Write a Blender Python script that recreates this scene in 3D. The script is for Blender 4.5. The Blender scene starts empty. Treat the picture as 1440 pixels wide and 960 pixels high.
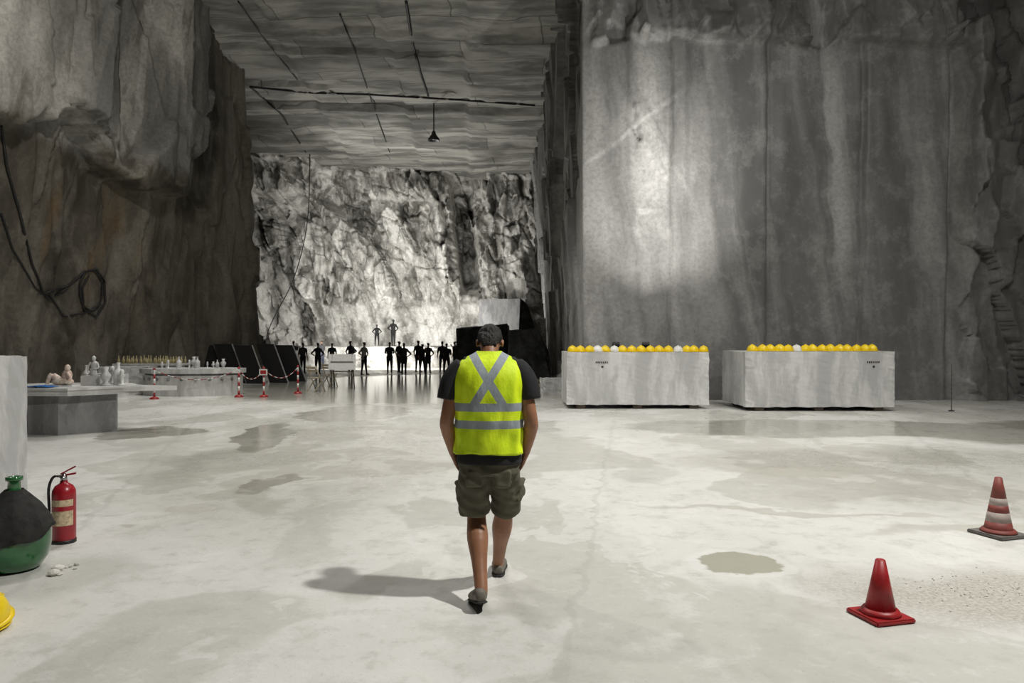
import bpy, bmesh, math, random
import numpy as np
from mathutils import Vector, Matrix, Euler
from mathutils.bvhtree import BVHTree
random.seed(7)
scene=bpy.context.scene
COL=scene.collection
F=1040.0; H=1.65
def gp(px,py):            # ground point seen at photo pixel (survey helper)
    Y=H*F/(py-480.0); return ((px-720)/F*Y, Y)

# ---------------------------------------------------------------- numpy noise
def _h(ix,iy,s):
    n=(ix.astype(np.int64)*374761393+iy.astype(np.int64)*668265263+s*144269504)&0xffffffff
    n=((n^(n>>13))*1274126177)&0xffffffff
    return ((n^(n>>16))&0xffff)/65535.0
def vn(u,v,s=0):
    iu=np.floor(u);iv=np.floor(v);fu=u-iu;fv=v-iv
    fu=fu*fu*(3-2*fu);fv=fv*fv*(3-2*fv)
    a=_h(iu,iv,s);b=_h(iu+1,iv,s);c=_h(iu,iv+1,s);d=_h(iu+1,iv+1,s)
    return ((a*(1-fu)+b*fu)*(1-fv)+(c*(1-fu)+d*fu)*fv)*2-1
def fbm(u,v,s=0,o=5):
    r=0;a=.5
    for i in range(o):
        r=r+a*vn(u*2**i+17*i,v*2**i-9*i,s+i); a*=.5
    return r
def facet(u,v,s=0,g=1.0):
    iu=np.floor(u);iv=np.floor(v)
    best=np.full(u.shape,1e9);out=np.zeros(u.shape)
    for di in(-1,0,1):
        for dj in(-1,0,1):
            a=iu+di;b=iv+dj
            cx=a+_h(a,b,s);cy=b+_h(a,b,s+1)
            d=(u-cx)**2+(v-cy)**2
            hh=(_h(a,b,s+2)*2-1)+g*((_h(a,b,s+3)*2-1)*(u-cx)+(_h(a,b,s+4)*2-1)*(v-cy))
            m=d<best;best=np.where(m,d,best);out=np.where(m,hh,out)
    return out
def groove(u,v,s,w):
    return np.exp(-(fbm(u,v,s,4)/w)**2)
def sst(a,b,x):
    t=np.clip((x-a)/(b-a),0,1);return t*t*(3-2*t)

# ---------------------------------------------------------------- materials
class NT:
    def __init__(s,name):
        s.m=bpy.data.materials.new(name);s.m.use_nodes=True
        s.t=s.m.node_tree;s.t.nodes.clear()
        s.out=s.n('ShaderNodeOutputMaterial');s.b=s.n('ShaderNodeBsdfPrincipled')
        s.t.links.new(s.b.outputs[0],s.out.inputs[0])
    def n(s,ty,**k):
        nd=s.t.nodes.new(ty)
        for a,b in k.items(): setattr(nd,a,b)
        return nd
    def set(s,sock,v):
        if isinstance(v,bpy.types.NodeSocket): s.t.links.new(v,sock)
        else:
            if isinstance(v,(tuple,list)) and len(v)==3 and sock.type=='RGBA': v=(*v,1)
            sock.default_value=v
    def co(s): return s.n('ShaderNodeTexCoord').outputs['Object']
    def mp(s,v,loc=(0,0,0),rot=(0,0,0),sc=(1,1,1),ty='POINT'):
        nd=s.n('ShaderNodeMapping',vector_type=ty);s.set(nd.inputs['Vector'],v)
        nd.inputs['Location'].default_value=loc;nd.inputs['Rotation'].default_value=rot;nd.inputs['Scale'].default_value=sc
        return nd.outputs[0]
    def noise(s,v,scale,detail=6,rough=.55,dist=0,col=False):
        nd=s.n('ShaderNodeTexNoise');s.set(nd.inputs['Vector'],v)
        nd.inputs['Scale'].default_value=scale;nd.inputs['Detail'].default_value=detail
        nd.inputs['Roughness'].default_value=rough;nd.inputs['Distortion'].default_value=dist
        return nd.outputs['Color' if col else 'Fac']
    def ramp(s,f,a,b,lo=0.0,hi=1.0):
        nd=s.n('ShaderNodeMapRange',interpolation_type='SMOOTHSTEP');s.set(nd.inputs[0],f)
        nd.inputs[1].default_value=a;nd.inputs[2].default_value=b;nd.inputs[3].default_value=lo;nd.inputs[4].default_value=hi
        return nd.outputs[0]
    def mix(s,f,a,b,mode='MIX'):
        nd=s.n('ShaderNodeMix',data_type='RGBA',blend_type=mode)
        s.set(nd.inputs[0],f);s.set(nd.inputs[6],a);s.set(nd.inputs[7],b)
        return nd.outputs[2]
    def math(s,op,a,b=0.0,c=0.0):
        nd=s.n('ShaderNodeMath',operation=op);s.set(nd.inputs[0],a);s.set(nd.inputs[1],b)
        if op in('MULTIPLY_ADD',): s.set(nd.inputs[2],c)
        return nd.outputs[0]
    def vm(s,op,a,b=None,sc=None):
        nd=s.n('ShaderNodeVectorMath',operation=op);s.set(nd.inputs[0],a)
        if b is not None:s.set(nd.inputs[1],b)
        if sc is not None:s.set(nd.inputs['Scale'],sc)
        return nd.outputs[1] if op=='LENGTH' else nd.outputs[0]
    def bump(s,h,strength=.3,dist=.05):
        nd=s.n('ShaderNodeBump');nd.inputs['Strength'].default_value=strength;nd.inputs['Distance'].default_value=dist
        s.set(nd.inputs['Height'],h);s.t.links.new(nd.outputs[0],s.b.inputs['Normal'])
    def fin(s,col,rough=.6,metal=0,spec=None):
        s.set(s.b.inputs['Base Color'],col);s.set(s.b.inputs['Roughness'],rough);s.b.inputs['Metallic'].default_value=metal
        if spec is not None:s.b.inputs['Specular IOR Level'].default_value=spec
        return s.m
_mc={}
def plain(name,col,rough=.6,metal=0,var=.15,scale=12,bump=.1):
    if name in _mc:return _mc[name]
    t=NT(name);c=t.co();f=t.noise(c,scale,4)
    dk=tuple(x*(1-var) for x in col);lt=tuple(min(1,x*(1+var)) for x in col)
    cc=t.mix(t.ramp(f,.3,.7),dk,lt)
    t.bump(f,bump,.01)
    _mc[name]=t.fin(cc,rough,metal);return _mc[name]

def rock(name,light,mid,dark,brown=None,brown_amt=0,zs=.16,streak=.7,rough=.75,shear=.15,mottle=.4,bump=.25,drip=.5,upper=None,bands=None):
    t=NT(name);c=t.co()
    warp=t.vm('ADD',c,t.vm('SCALE',t.noise(c,.4,2,col=True),sc=.8))
    sh=t.mp(warp,rot=(0,shear,0),sc=(1,1,1))
    st=t.noise(t.mp(sh,sc=(1,1,zs)),streak,5,.55)
    st2=t.noise(t.mp(sh,loc=(5,3,1),sc=(1,1,zs*.5)),streak*3.5,4,.6)
    bl=t.noise(c,1.6,6,.7)
    col=t.mix(t.ramp(st,.36,.60),dark,mid)
    col=t.mix(t.ramp(st,.50,.70,0,.9),col,light)
    col=t.mix(t.ramp(st2,.50,.72,0,drip),col,light)
    col=t.mix(t.ramp(st2,.48,.30,0,drip),col,dark)
    if bands is not None:    # broad mineral bands running down the sawn face
        sx=t.n('ShaderNodeSeparateXYZ');t.set(sx.inputs[0],t.mp(warp,rot=(0,.06,0)))
        for (x0,w_,z0,z1,a_,lt) in bands:
            f=t.ramp(t.math('ABSOLUTE',t.math('MULTIPLY_ADD',st2,1.0,t.math('SUBTRACT',sx.outputs[0],x0+.9))),w_,w_*.2)
            f=t.math('MULTIPLY',f,t.ramp(sx.outputs[2],z0,z0+1.5));f=t.math('MULTIPLY',f,t.ramp(sx.outputs[2],z1,z1-2.0))
            col=t.mix(t.math('MULTIPLY',f,a_),col,light if lt else dark)
    col=t.mix(t.ramp(bl,.48,.64,0,mottle),col,light)
    col=t.mix(t.ramp(bl,.46,.32,0,mottle),col,dark)
    if brown is not None:
        bn=t.noise(t.mp(c,loc=(9,2,4),sc=(1,1,.3)),.45,4,.6)
        col=t.mix(t.ramp(bn,.62-brown_amt,.78-brown_amt,0,.8),col,brown)
    if upper is not None:     # paler tone above a set height, nearer stretch only
        sx=t.n('ShaderNodeSeparateXYZ');t.set(sx.inputs[0],c)
        zf=t.math('MULTIPLY_ADD',st2,1.2,sx.outputs[2])
        up=t.mix(t.ramp(st,.35,.65),(.16,.16,.15),upper)
        up=t.mix(t.ramp(st2,.45,.3,0,.5),up,dark)
        yf_=t.math('LESS_THAN',sx.outputs[1],27.5)
        col=t.mix(t.math('MULTIPLY',t.ramp(zf,7.7,8.3,0,.85),yf_),col,up)
    fn=t.noise(c,9,5,.7)
    col=t.mix(t.ramp(fn,.40,.65,.0,.3),col,dark,'MIX')
    t.bump(t.math('MULTIPLY_ADD',fn,.35,bl),bump,.12)
    return t.fin(col,rough,spec=.3)

M_far=rock('marble_rock_far',(.78,.77,.73),(.56,.55,.52),(.13,.125,.11),(.34,.23,.13),-.03,.25,.7,mottle=.5,bump=.5,shear=.35,drip=.4)
M_right=rock('cut_rock_right',(.50,.495,.48),(.25,.247,.24),(.11,.109,.105),zs=.06,streak=.42,mottle=.22,bump=.15,drip=.35,rough=.45,shear=.12,
  bands=[(2.6,.5,0,10,.6,1),(4.3,.55,4,11,.8,1),(5.6,.7,1,9.5,.45,1),(6.6,.45,0,11,.5,0),(8.4,.8,0,10,.5,0),(9.6,.35,3,10.5,.7,1),(11.2,.6,0,9,.5,0)])
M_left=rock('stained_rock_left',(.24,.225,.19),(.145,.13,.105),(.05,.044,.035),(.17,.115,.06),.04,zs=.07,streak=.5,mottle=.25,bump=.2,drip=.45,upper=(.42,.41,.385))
def ceil_mat():
    t=NT('ceiling_rock');c=t.co()
    w=t.vm('ADD',c,t.vm('SCALE',t.noise(c,.5,3,col=True),sc=.6))
    a=t.noise(t.mp(w,sc=(.35,1.3,1)),.7,6,.62,.3)
    b=t.noise(c,.22,3,.6); f=t.noise(c,4,5,.7)
    col=t.mix(t.ramp(a,.38,.62),(.24,.238,.22),(.55,.54,.50))
    col=t.mix(t.ramp(b,.48,.32,0,.7),col,(.16,.16,.145))
    bk=t.n('ShaderNodeTexBrick');t.set(bk.inputs['Vector'],t.mp(w,rot=(0,0,math.radians(3))))
    bk.inputs['Scale'].default_value=.14;bk.inputs['Brick Width'].default_value=.9;bk.inputs['Row Height'].default_value=.22
    bk.inputs['Mortar Size'].default_value=.004;bk.inputs['Color1'].default_value=(1,1,1,1);bk.inputs['Color2'].default_value=(.62,.62,.62,1);bk.inputs['Mortar'].default_value=(.4,.4,.4,1)
    col=t.mix(.9,col,bk.outputs[0],'MULTIPLY')
    t.bump(t.math('MULTIPLY_ADD',f,.3,a),.5,.12)
    return t.fin(col,.8,spec=.2)
M_ceil=ceil_mat()
def marble(name,base=(.72,.72,.71),vein=(.42,.42,.42),sc=1.0,rough=.55):
    t=NT(name);c=t.co()
    w=t.vm('ADD',c,t.vm('SCALE',t.noise(c,.8*sc,3,col=True),sc=.6))
    v=t.noise(t.mp(w,rot=(.3,.9,.2),sc=(1,1,.22)),1.5*sc,6,.62,.2)
    col=t.mix(t.ramp(v,.40,.58),vein,base)
    g=t.noise(t.mp(w,rot=(0,.9,0),sc=(2.0,1,.2)),1.8*sc,5,.6)
    col=t.mix(t.ramp(g,.50,.66,0,.55),col,(base[0]*.66,base[1]*.665,base[2]*.665))
    f=t.noise(c,14,5,.6)
    col=t.mix(t.ramp(f,.5,.75,0,.35),col,vein)
    t.bump(f,.3,.02);return t.fin(col,rough)
M_marble=marble('white_marble_block',(.66,.66,.645),(.45,.45,.445))
M_marble2=marble('white_marble_polished',(.68,.68,.66),(.50,.50,.49),1.5,.35)
M_greyst=marble('grey_marble',(.27,.27,.265),(.16,.16,.16),1.5,.5)
M_black=plain('black_slab',(.012,.012,.013),.35)
M_dkrock=rock('dark_rock',(.10,.10,.098),(.045,.045,.045),(.016,.016,.016),zs=1,streak=1.2)
M_brrock=rock('brown_rubble',(.4,.32,.24),(.22,.17,.13),(.08,.065,.05),zs=1,streak=2.5)
M_grit=plain('pale_grit',(.50,.485,.44),.85,var=.3,scale=3)

def floor_mat():
    t=NT('wet_marble_floor');c=t.co()
    n1=t.noise(c,.8,3,.5,col=True)
    w=t.vm('ADD',c,t.vm('SCALE',t.vm('SUBTRACT',n1,(.5,.5,.5)),sc=1.6))
    w2=t.vm('ADD',c,t.vm('SCALE',t.vm('SUBTRACT',t.noise(c,2.5,4,.6,col=True),(.5,.5,.5)),sc=.35))
    w3=t.vm('ADD',w2,t.vm('SCALE',t.vm('SUBTRACT',n1,(.5,.5,.5)),sc=1.3))
    flat=t.mp(w,sc=(1,.8,0))
    big=t.noise(flat,.33,2,.5); mid=t.noise(t.mp(w,loc=(4,7,0),sc=(1,.45,0)),.75,5,.6)
    fine=t.noise(c,5,6,.7); spk=t.noise(c,38,3,.6); med=t.noise(c,1.6,6,.72)
    A=(.63,.625,.595);Bc=(.51,.505,.465)
    col=t.mix(t.ramp(big,.485,.50),A,Bc)
    col=t.mix(t.ramp(mid,.56,.575,0,.5),col,(.69,.685,.66))
    col=t.mix(t.ramp(mid,.42,.36,0,.45),col,(.42,.415,.375))
    col=t.mix(t.ramp(med,.5,.68,0,.45),col,(.39,.385,.345))
    col=t.mix(t.ramp(med,.46,.34,0,.4),col,(.72,.715,.69))
    col=t.mix(t.ramp(fine,.5,.72,0,.5),col,(.38,.375,.335))
    col=t.mix(t.ramp(fine,.45,.28,0,.35),col,(.74,.735,.71))
    col=t.mix(t.ramp(spk,.62,.72,0,.35),col,(.27,.27,.25))
    for (x,y,ang,wd) in((1.1,9,-.16,.015),(5.6,9,-.35,.02),(-4.6,9,.3,.02)):
        m=t.mp(w2,loc=(x,y,0),rot=(0,0,ang),ty='TEXTURE')
        sx=t.n('ShaderNodeSeparateXYZ');t.set(sx.inputs[0],m)
        col=t.mix(t.ramp(t.math('ABSOLUTE',sx.outputs[0]),wd,wd*2.5,.22,0),col,(.3,.3,.27))
    def ell(cx,cy,rx,ry,rot=0,soft=.12,src=None):
        m=t.mp(src or w3,loc=(cx,cy,0),rot=(0,0,rot),sc=(rx,ry,1e3),ty='TEXTURE')
        return t.ramp(t.vm('LENGTH',m),1+soft,1-soft)
    wet=None
    for e in((-6.6,13.5,.8,.9),(-4.4,13,.45,2.0,.2),(-2.8,8.6,.2,.6),(5.8,14.2,3.6,1.5),(11,13.3,4,2.0),
             (-3,28,7,9),(-3.6,17.2,1.2,2.2)):
        x=ell(*e) if len(e)<5 else ell(*e[:4],rot=e[4])
        wet=x if wet is None else t.math('MAXIMUM',wet,x)
    dk=t.mix(1.0,col,(.70,.69,.64),'MULTIPLY')
    col=t.mix(t.math('MULTIPLY',wet,.9),col,dk)
    dark_glossy=t.math('MAXIMUM',ell(-2.8,10.5,2.0,4.2,.12,soft=.25),ell(4.6,10.2,2.6,1.0,soft=.3))
    dark_glossy=t.math('MAXIMUM',dark_glossy,ell(6.6,8.8,3.2,2.6,.2,soft=.35))  # right-hand floor area set darker and smoother
    col=t.mix(t.math('MULTIPLY',dark_glossy,.5),col,dk)
    mud=None
    for e in((3.6,9.4,.9,.25,0),(4.2,6.5,1.1,.16,.1),(-3.1,7.2,.25,.09,.1),(-3.4,6.5,.14,.07,0),(2.6,7.2,1.3,.08,-.12)):
        x=ell(*e[:4],rot=e[4],soft=.35);mud=x if mud is None else t.math('MAXIMUM',mud,x)
    col=t.mix(t.math('MULTIPLY',mud,.6),col,(.36,.345,.29))
    sand=ell(1.68,5.54,.31,.3,soft=.06,src=w2)
    col=t.mix(t.math('MULTIPLY',sand,.9),col,t.mix(fine,(.27,.265,.20),(.36,.35,.28)))
    rim=t.math('MULTIPLY',ell(1.68,5.54,.4,.38,soft=.06,src=w2),t.math('SUBTRACT',1.0,sand))
    col=t.mix(t.math('MULTIPLY',rim,.4),col,(.72,.72,.70))
    grav=ell(3.15,4.85,1.0,.6,soft=.5)
    col=t.mix(t.math('MULTIPLY',grav,.8),col,t.mix(t.ramp(spk,.42,.62),(.31,.29,.245),(.47,.45,.395)))
    lg=ell(-3.3,5.2,.5,.6,soft=.3)
    col=t.mix(t.math('MULTIPLY',lg,.4),col,(.34,.33,.29))
    sx=t.n('ShaderNodeSeparateXYZ');t.set(sx.inputs[0],c)
    damp=t.ramp(sx.outputs[1],5,17)
    r=t.math('MULTIPLY_ADD',damp,-.25,.45)
    r=t.math('MULTIPLY_ADD',t.ramp(med,.35,.6),.12,r)
    r=t.math('MULTIPLY_ADD',t.ramp(mid,.42,.56),.1,r)
    r=t.math('MULTIPLY_ADD',dark_glossy,-.16,r)
    rr=t.n('ShaderNodeMix',data_type='FLOAT');t.set(rr.inputs[0],wet);t.set(rr.inputs[2],r);rr.inputs[3].default_value=.12
    dry=t.math('MAXIMUM',t.math('MAXIMUM',sand,mud),grav)
    r2=t.math('MAXIMUM',rr.outputs[0],t.math('MULTIPLY',dry,.7))
    nb=t.math('MULTIPLY',t.math('MULTIPLY_ADD',spk,.25,fine),t.math('MULTIPLY_ADD',wet,-.93,1.0))
    t.bump(nb,.2,.04)
    return t.fin(col,r2,spec=.5)
M_floor=floor_mat()

# ---------------------------------------------------------------- surface grid builder
def grid_obj(name,P,disp,mat,flip=False,smooth=True):
    du=np.gradient(P,axis=0);dv=np.gradient(P,axis=1)
    N=np.cross(du,dv);N/=np.linalg.norm(N,axis=2,keepdims=True)+1e-9
    if flip:N=-N
    Q=P+N*disp[...,None]
    n,m=P.shape[:2]
    me=bpy.data.meshes.new(name)
    idx=np.arange(n*m).reshape(n,m)
    q=np.stack([idx[:-1,:-1],idx[1:,:-1],idx[1:,1:],idx[:-1,1:]],axis=-1).reshape(-1,4)
    if flip:q=q[:,::-1]
    me.from_pydata(Q.reshape(-1,3).tolist(),[],q.tolist())
    me.polygons.foreach_set('use_smooth',[smooth]*len(me.polygons))
    me.materials.append(mat);me.update()
    o=bpy.data.objects.new(name,me);COL.objects.link(o);return o
def polywall(bot,top,zt,du_,dz,z0=-.3):
    bot=np.array(bot,float);top=np.array(top,float)
    seg=np.linalg.norm(np.diff(bot,axis=0),axis=1)
    Bq=[];T=[];S=[];s=0
    for i,l in enumerate(seg):
        k=max(2,int(max(l,np.linalg.norm(top[i+1]-top[i]))/du_))
        for a in np.linspace(0,1,k,endpoint=(i==len(seg)-1)):
            Bq.append(bot[i]*(1-a)+bot[i+1]*a);T.append(top[i]*(1-a)+top[i+1]*a);S.append(s+l*a)
        s+=l
    Bq=np.array(Bq);T=np.array(T);S=np.array(S)
    zs=np.linspace(z0,zt,int((zt-z0)/dz))
    v=((zs-0)/zt).clip(0,1)
    XY=Bq[:,None,:]*(1-v[None,:,None])+T[:,None,:]*v[None,:,None]
    P=np.concatenate([XY,np.broadcast_to(zs[None,:,None],XY.shape[:2]+(1,))],axis=2)
    return P,np.broadcast_to(S[:,None],P.shape[:2]),P[...,2]
ZT=13.5
# far wall
P,S,Z=polywall([(-22,50.5),(5,50.5)],[(-22,50.0),(5,50.0)],ZT+.6,.075,.075)
X=P[...,0]
wu=S+.35*fbm(S/2.5,Z/2.5,50)+.22*Z;wz=Z+.35*fbm(S/2.5+9,Z/2.5,51)-.2*S
d=.9*fbm(S/6,Z/8,1,3)+.85*facet(wu/1.9,wz/4.6,10,1.5)+.45*facet(wu/.85-.2*wz,wz/2.2,20,1.6)+.16*facet(wu/.35,wz/.9,30,1.5)+.07*fbm(S*1.5,Z*1.2,5)
d-=.55*groove(S/2.2+.1*Z,Z/6,71,.035)+.35*groove(S/4,Z/2.0+.2*S,75,.03)
low=sst(4.6,3.9,Z+.5*fbm(S/2,Z,8))*sst(-15,-13,X)
d=d*(1-.84*low)-.1*low
d+=.9*sst(10.9,11.2,Z+.5*fbm(S/1.5,Z*0,60))*sst(-1,-3,X)
d+=.5*sst(12.7,12.9,Z+.3*fbm(S,Z*0,61))
cx_=-3.0-.13*(Z-8)+.35*fbm(Z/1.5,Z*0,88)
g=sst(-.75,-.6,X-cx_)*sst(.9,.2,X-cx_)*sst(4.6,6.0,Z)*sst(12.6,11.8,Z);d-=3.2*g      # deep cleft
g=np.exp(-((X-cx_+1.4)/.6)**2)*sst(5,8,Z);d+=1.3*g
d+=3.6*sst(-11.5,-14,X+.6*fbm(S,Z,70))*sst(9.5,11.5,Z)
wall_far=grid_obj('wall_far',P,d,M_far)
# right wall (pillar side + front face)
P,S,Z=polywall([(3.2,52),(2.45,46),(2.15,30),(2.02,21),(14,20.9),(24,19.5),(24,-11)],
               [(1.9,52),(1.6,46),(1.55,33),(1.98,21),(14,20.6),(24,19.0),(24,-11)],ZT+.6,.06,.06)
X=P[...,0];Y=P[...,1]
fr=np.where(Y<21.001,1.0,0.0)
pan=np.zeros(X.shape)
wX=X+.05*fbm(Z/1.5,Z*0,3)
for xb,o in((4.45,.14),(7.2,-.12),(9.85,.11),(12.25,-.14)):
    pan+=(o)*sst(xb-.02,xb+.02,wX)
    pan-=.09*np.exp(-((wX-xb)/.045)**2)
diag=Z-(6.6+(X-2)*.72+.2*fbm(X,Z,37)); pan+=.05*sst(-.03,.03,diag)*sst(5.2,4.9,X)
diag2=Z-(9.5-(X-2.6)*1.6+.3*fbm(X,Z,31)); pan+=.10*sst(-.04,.04,diag2)*sst(5.0,4.8,X)*sst(3.2,3.4,X)
spall=sst(2.9,3.6,X)*sst(4.5,4.3,X)*sst(3.6,6.0,Z)*sst(9.4,7.8,Z)
pan+=spall*(.05*facet((X+.35*Z)/.6,Z/2.6,301,1.6)+.015*facet((X+.3*Z)/.25,Z/1.2,305,1.4))
d_f=pan+.12*fbm(X/2.5,Z/7,2)+.015*fbm(X*3,Z*.5,4)
rug=np.maximum(sst(12.3,12.8,X+.15*fbm(Z,X*0,9)),sst(9.85,10.05,Z-.03*(8-X)+.25*fbm(X/1.2,X*0,12)))
wx=X+.3*fbm(X/1.5,Z/1.5,40);wz=Z+.3*fbm(X/1.5+5,Z/1.5,41)
d_f=d_f+rug*(.38+.38*facet(wx/1.5+.2*wz,wz/3.2,90,1.3)+.17*facet(wx/.6,wz/1.5,95,1.3)+.15*fbm(X/2,Z/3,6))
d_f*=sst(2.0,2.35,X)*.9+.1
d_s=.35*facet(Y/2.4+.1*fbm(Y/2,Z/3,33),Z/7,100,1.1)+.2*fbm(Y/2,Z/6,7)+.12*facet(Y/.8,Z/2.6,110,1.2)
d_s*=sst(21,22.5,Y)
wall_right=grid_obj('wall_right',P,np.where(fr>0,d_f,d_s),M_right)
# left wall
P,S,Z=polywall([(-20.5,52),(-20.5,38),(-18,34.5),(-11.1,32.3),(-13.0,28),(-14.6,23.5),(-15.2,18),(-15.2,8),(-15,-11)],
               [(-20.5,52),(-20.5,38),(-18,34.3),(-11.6,32),(-11.7,25.7),(-12.0,20),(-12.6,14),(-13.2,6),(-14,-11)],ZT+.6,.08,.08)
X=P[...,0];Y=P[...,1]
wu=S+.3*fbm(S/2,Z/2,50);wz=Z+.3*fbm(S/2+9,Z/2,51)
d=.30*fbm(S/2.2,Z/9,11,4)+.22*facet(wu/2.2+.08*wz,wz/8,13,1.1)+.09*facet(wu/.8,wz/4,14,1.2)+.03*fbm(S*1.2,Z*.35,15)
d-=.12*groove(S/1.6,Z/9,77,.04)
prot=sst(7.3,7.6,Z+.9*fbm(S/1.3,Z*0,16)+.10*(Y-22))*sst(27.0,26.4,Y+.6*fbm(Z/1.5,Z*0,17))
d+=prot*(1.0+.25*facet(wu/1.8,wz/4,18,1.2))
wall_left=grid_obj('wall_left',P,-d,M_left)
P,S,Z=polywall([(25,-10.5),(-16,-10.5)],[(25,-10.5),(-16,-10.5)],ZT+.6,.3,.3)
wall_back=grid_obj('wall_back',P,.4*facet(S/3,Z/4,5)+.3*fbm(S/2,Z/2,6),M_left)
# ceiling
xs=np.arange(-21,25.2,.16);ys=np.arange(-11,52.2,.16)
GX,GY=np.meshgrid(xs,ys,indexing='ij')
P=np.stack([GX,GY,np.full(GX.shape,ZT)],axis=2)
step=facet(GX/9+.1*fbm(GX,GY,2),GY/2.2,200,.15)*.10
step+=.14*sst(.0,.05,np.sin(GY*.45+.6*fbm(GX/4,GY/4,9)))
AX=GX+.055*GY
for xx in(-7.5,-3.2,-.2):step+=.12*sst(xx-.03,xx+.03,AX+.15*fbm(GY/3,GX*0,int(abs(xx)*10)))
step+=.32*sst(36.3,36.45,GY-.10*GX*0+.12*fbm(GX/2,GY*0,19)+.12*(GX+5)/10)       # older, lower rear slab
d=.12*fbm(GX/3,GY/2,21)+step+.03*fbm(GX*1.2,GY*3,22)
ceil=grid_obj('ceiling',P,d,M_ceil,flip=True)
me=bpy.data.meshes.new('floor');me.from_pydata([(-22,-11.5,0),(25,-11.5,0),(25,53,0),(-22,53,0)],[],[(0,1,2,3)])
me.materials.append(M_floor);floor=bpy.data.objects.new('floor',me);COL.objects.link(floor)

# ---------------------------------------------------------------- mesh builder
def resample(pts,rad,k=4):
    n=len(pts);op=[];orr=[]
    def cr(a,b,c,d,t):return .5*((2*b)+(c-a)*t+(2*a-5*b+4*c-d)*t*t+(3*b-a-3*c+d)*t**3)
    for i in range(n-1):
        i0=max(i-1,0);i3=min(i+2,n-1)
        for j in range(k):
            t=j/k
            op.append(cr(pts[i0],pts[i],pts[i+1],pts[i3],t));orr.append(cr(rad[i0],rad[i],rad[i+1],rad[i3],t))
    op.append(pts[-1]);orr.append(rad[-1]);return op,orr
class B:
    def __init__(s,name):s.name=name;s.v=[];s.f=[];s.fm=[];s.fs=[];s.mats=[]
    def mi(s,m):
        if m not in s.mats:s.mats.append(m)
        return s.mats.index(m)
    def add(s,vs,fs,mat,smooth=False,M=None):
        o=len(s.v)
        for v in vs:
            v=Vector(v)
            if M is not None:v=M@v
            s.v.append(tuple(v))
        k=s.mi(mat)
        for f in fs:s.f.append([i+o for i in f]);s.fm.append(k);s.fs.append(smooth)
    def bm(s,bm,mat,smooth=False,M=None):
        bm.verts.index_update()
        s.add([v.co.copy() for v in bm.verts],[[v.index for v in f.verts] for f in bm.faces],mat,smooth,M);bm.free()
    def box(s,c,size,mat,rot=(0,0,0),bevel=0,jit=0):
        bm=bmesh.new();bmesh.ops.create_cube(bm,size=1)
        for v in bm.verts:v.co=Vector((v.co.x*size[0],v.co.y*size[1],v.co.z*size[2]))+Vector((random.uniform(-jit,jit),random.uniform(-jit,jit),random.uniform(-jit,jit)))
        if bevel:bmesh.ops.bevel(bm,geom=bm.edges[:],offset=bevel,segments=2,affect='EDGES')
        s.bm(bm,mat,False,Matrix.Translation(c)@Euler(rot).to_matrix().to_4x4())
    def lathe(s,prof,loc,mat,seg=20,rot=(0,0,0),sc=(1,1,1),smooth=True):
        vs=[];fs=[]
        for r,z in prof:
            for i in range(seg):
                a=2*math.pi*i/seg;vs.append((r*math.cos(a)*sc[0],r*math.sin(a)*sc[1],z*sc[2]))
        n=len(prof)
        for j in range(n-1):
            for i in range(seg):
                a=j*seg+i;b=j*seg+(i+1)%seg;fs.append([a,b,b+seg,a+seg])
        if prof[0][0]>1e-4:fs.append(list(range(seg))[::-1])
        if prof[-1][0]>1e-4:fs.append([ (n-1)*seg+i for i in range(seg)])
        s.add(vs,fs,mat,smooth,Matrix.Translation(loc)@Euler(rot).to_matrix().to_4x4())
    def sphere(s,c,r,mat,rot=(0,0,0),u=16,v=10):
        bm=bmesh.new();bmesh.ops.create_uvsphere(bm,u_segments=u,v_segments=v,radius=1)
        r3=r if isinstance(r,(tuple,list)) else(r,r,r)
        for q in bm.verts:q.co=Vector((q.co.x*r3[0],q.co.y*r3[1],q.co.z*r3[2]))
        s.bm(bm,mat,True,Matrix.Translation(c)@Euler(rot).to_matrix().to_4x4())
    def tube(s,pts,rad,mat,seg=12,ref=(1,0,0),k=4,pw=2.0,cap=True,smooth=True,M=None):
        pts=[Vector(p) for p in pts]
        rad=[np.array(r if isinstance(r,(tuple,list)) else(r,r),float) for r in (rad if isinstance(rad,list) else [rad]*len(pts))]
        if k>1:pts,rad=resample(pts,rad,k)
        vs=[];fs=[];n=len(pts)
        for i,p in enumerate(pts):
            t=(pts[min(i+1,n-1)]-pts[max(i-1,0)]).normalized()
            rf=Vector(ref)
            if abs(t.dot(rf))>.97:rf=Vector((0,1,0.01)) if abs(t.y)<.9 else Vector((0,0,1))
            sx=(rf-t*rf.dot(t)).normalized();sy=t.cross(sx)
            a,b=max(rad[i][0],1e-4),max(rad[i][1],1e-4)
            for q in range(seg):
                an=2*math.pi*q/seg;cx,cy=math.cos(an),math.sin(an)
                ex=math.copysign(abs(cx)**(2/pw),cx);ey=math.copysign(abs(cy)**(2/pw),cy)
                vs.append(p+sx*a*ex+sy*b*ey)
        for i in range(n-1):
            for q in range(seg):
                a=i*seg+q;b=i*seg+(q+1)%seg;fs.append([a,b,b+seg,a+seg])
        if cap:
            fs.append(list(range(seg))[::-1]);fs.append([(n-1)*seg+q for q in range(seg)])
        s.add(vs,fs,mat,smooth,M)
    def mesh(s):
        me=bpy.data.meshes.new(s.name);me.from_pydata(s.v,[],s.f)
        for m in s.mats:me.materials.append(m)
        me.polygons.foreach_set('material_index',s.fm);me.polygons.foreach_set('use_smooth',s.fs);me.update();return me
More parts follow.
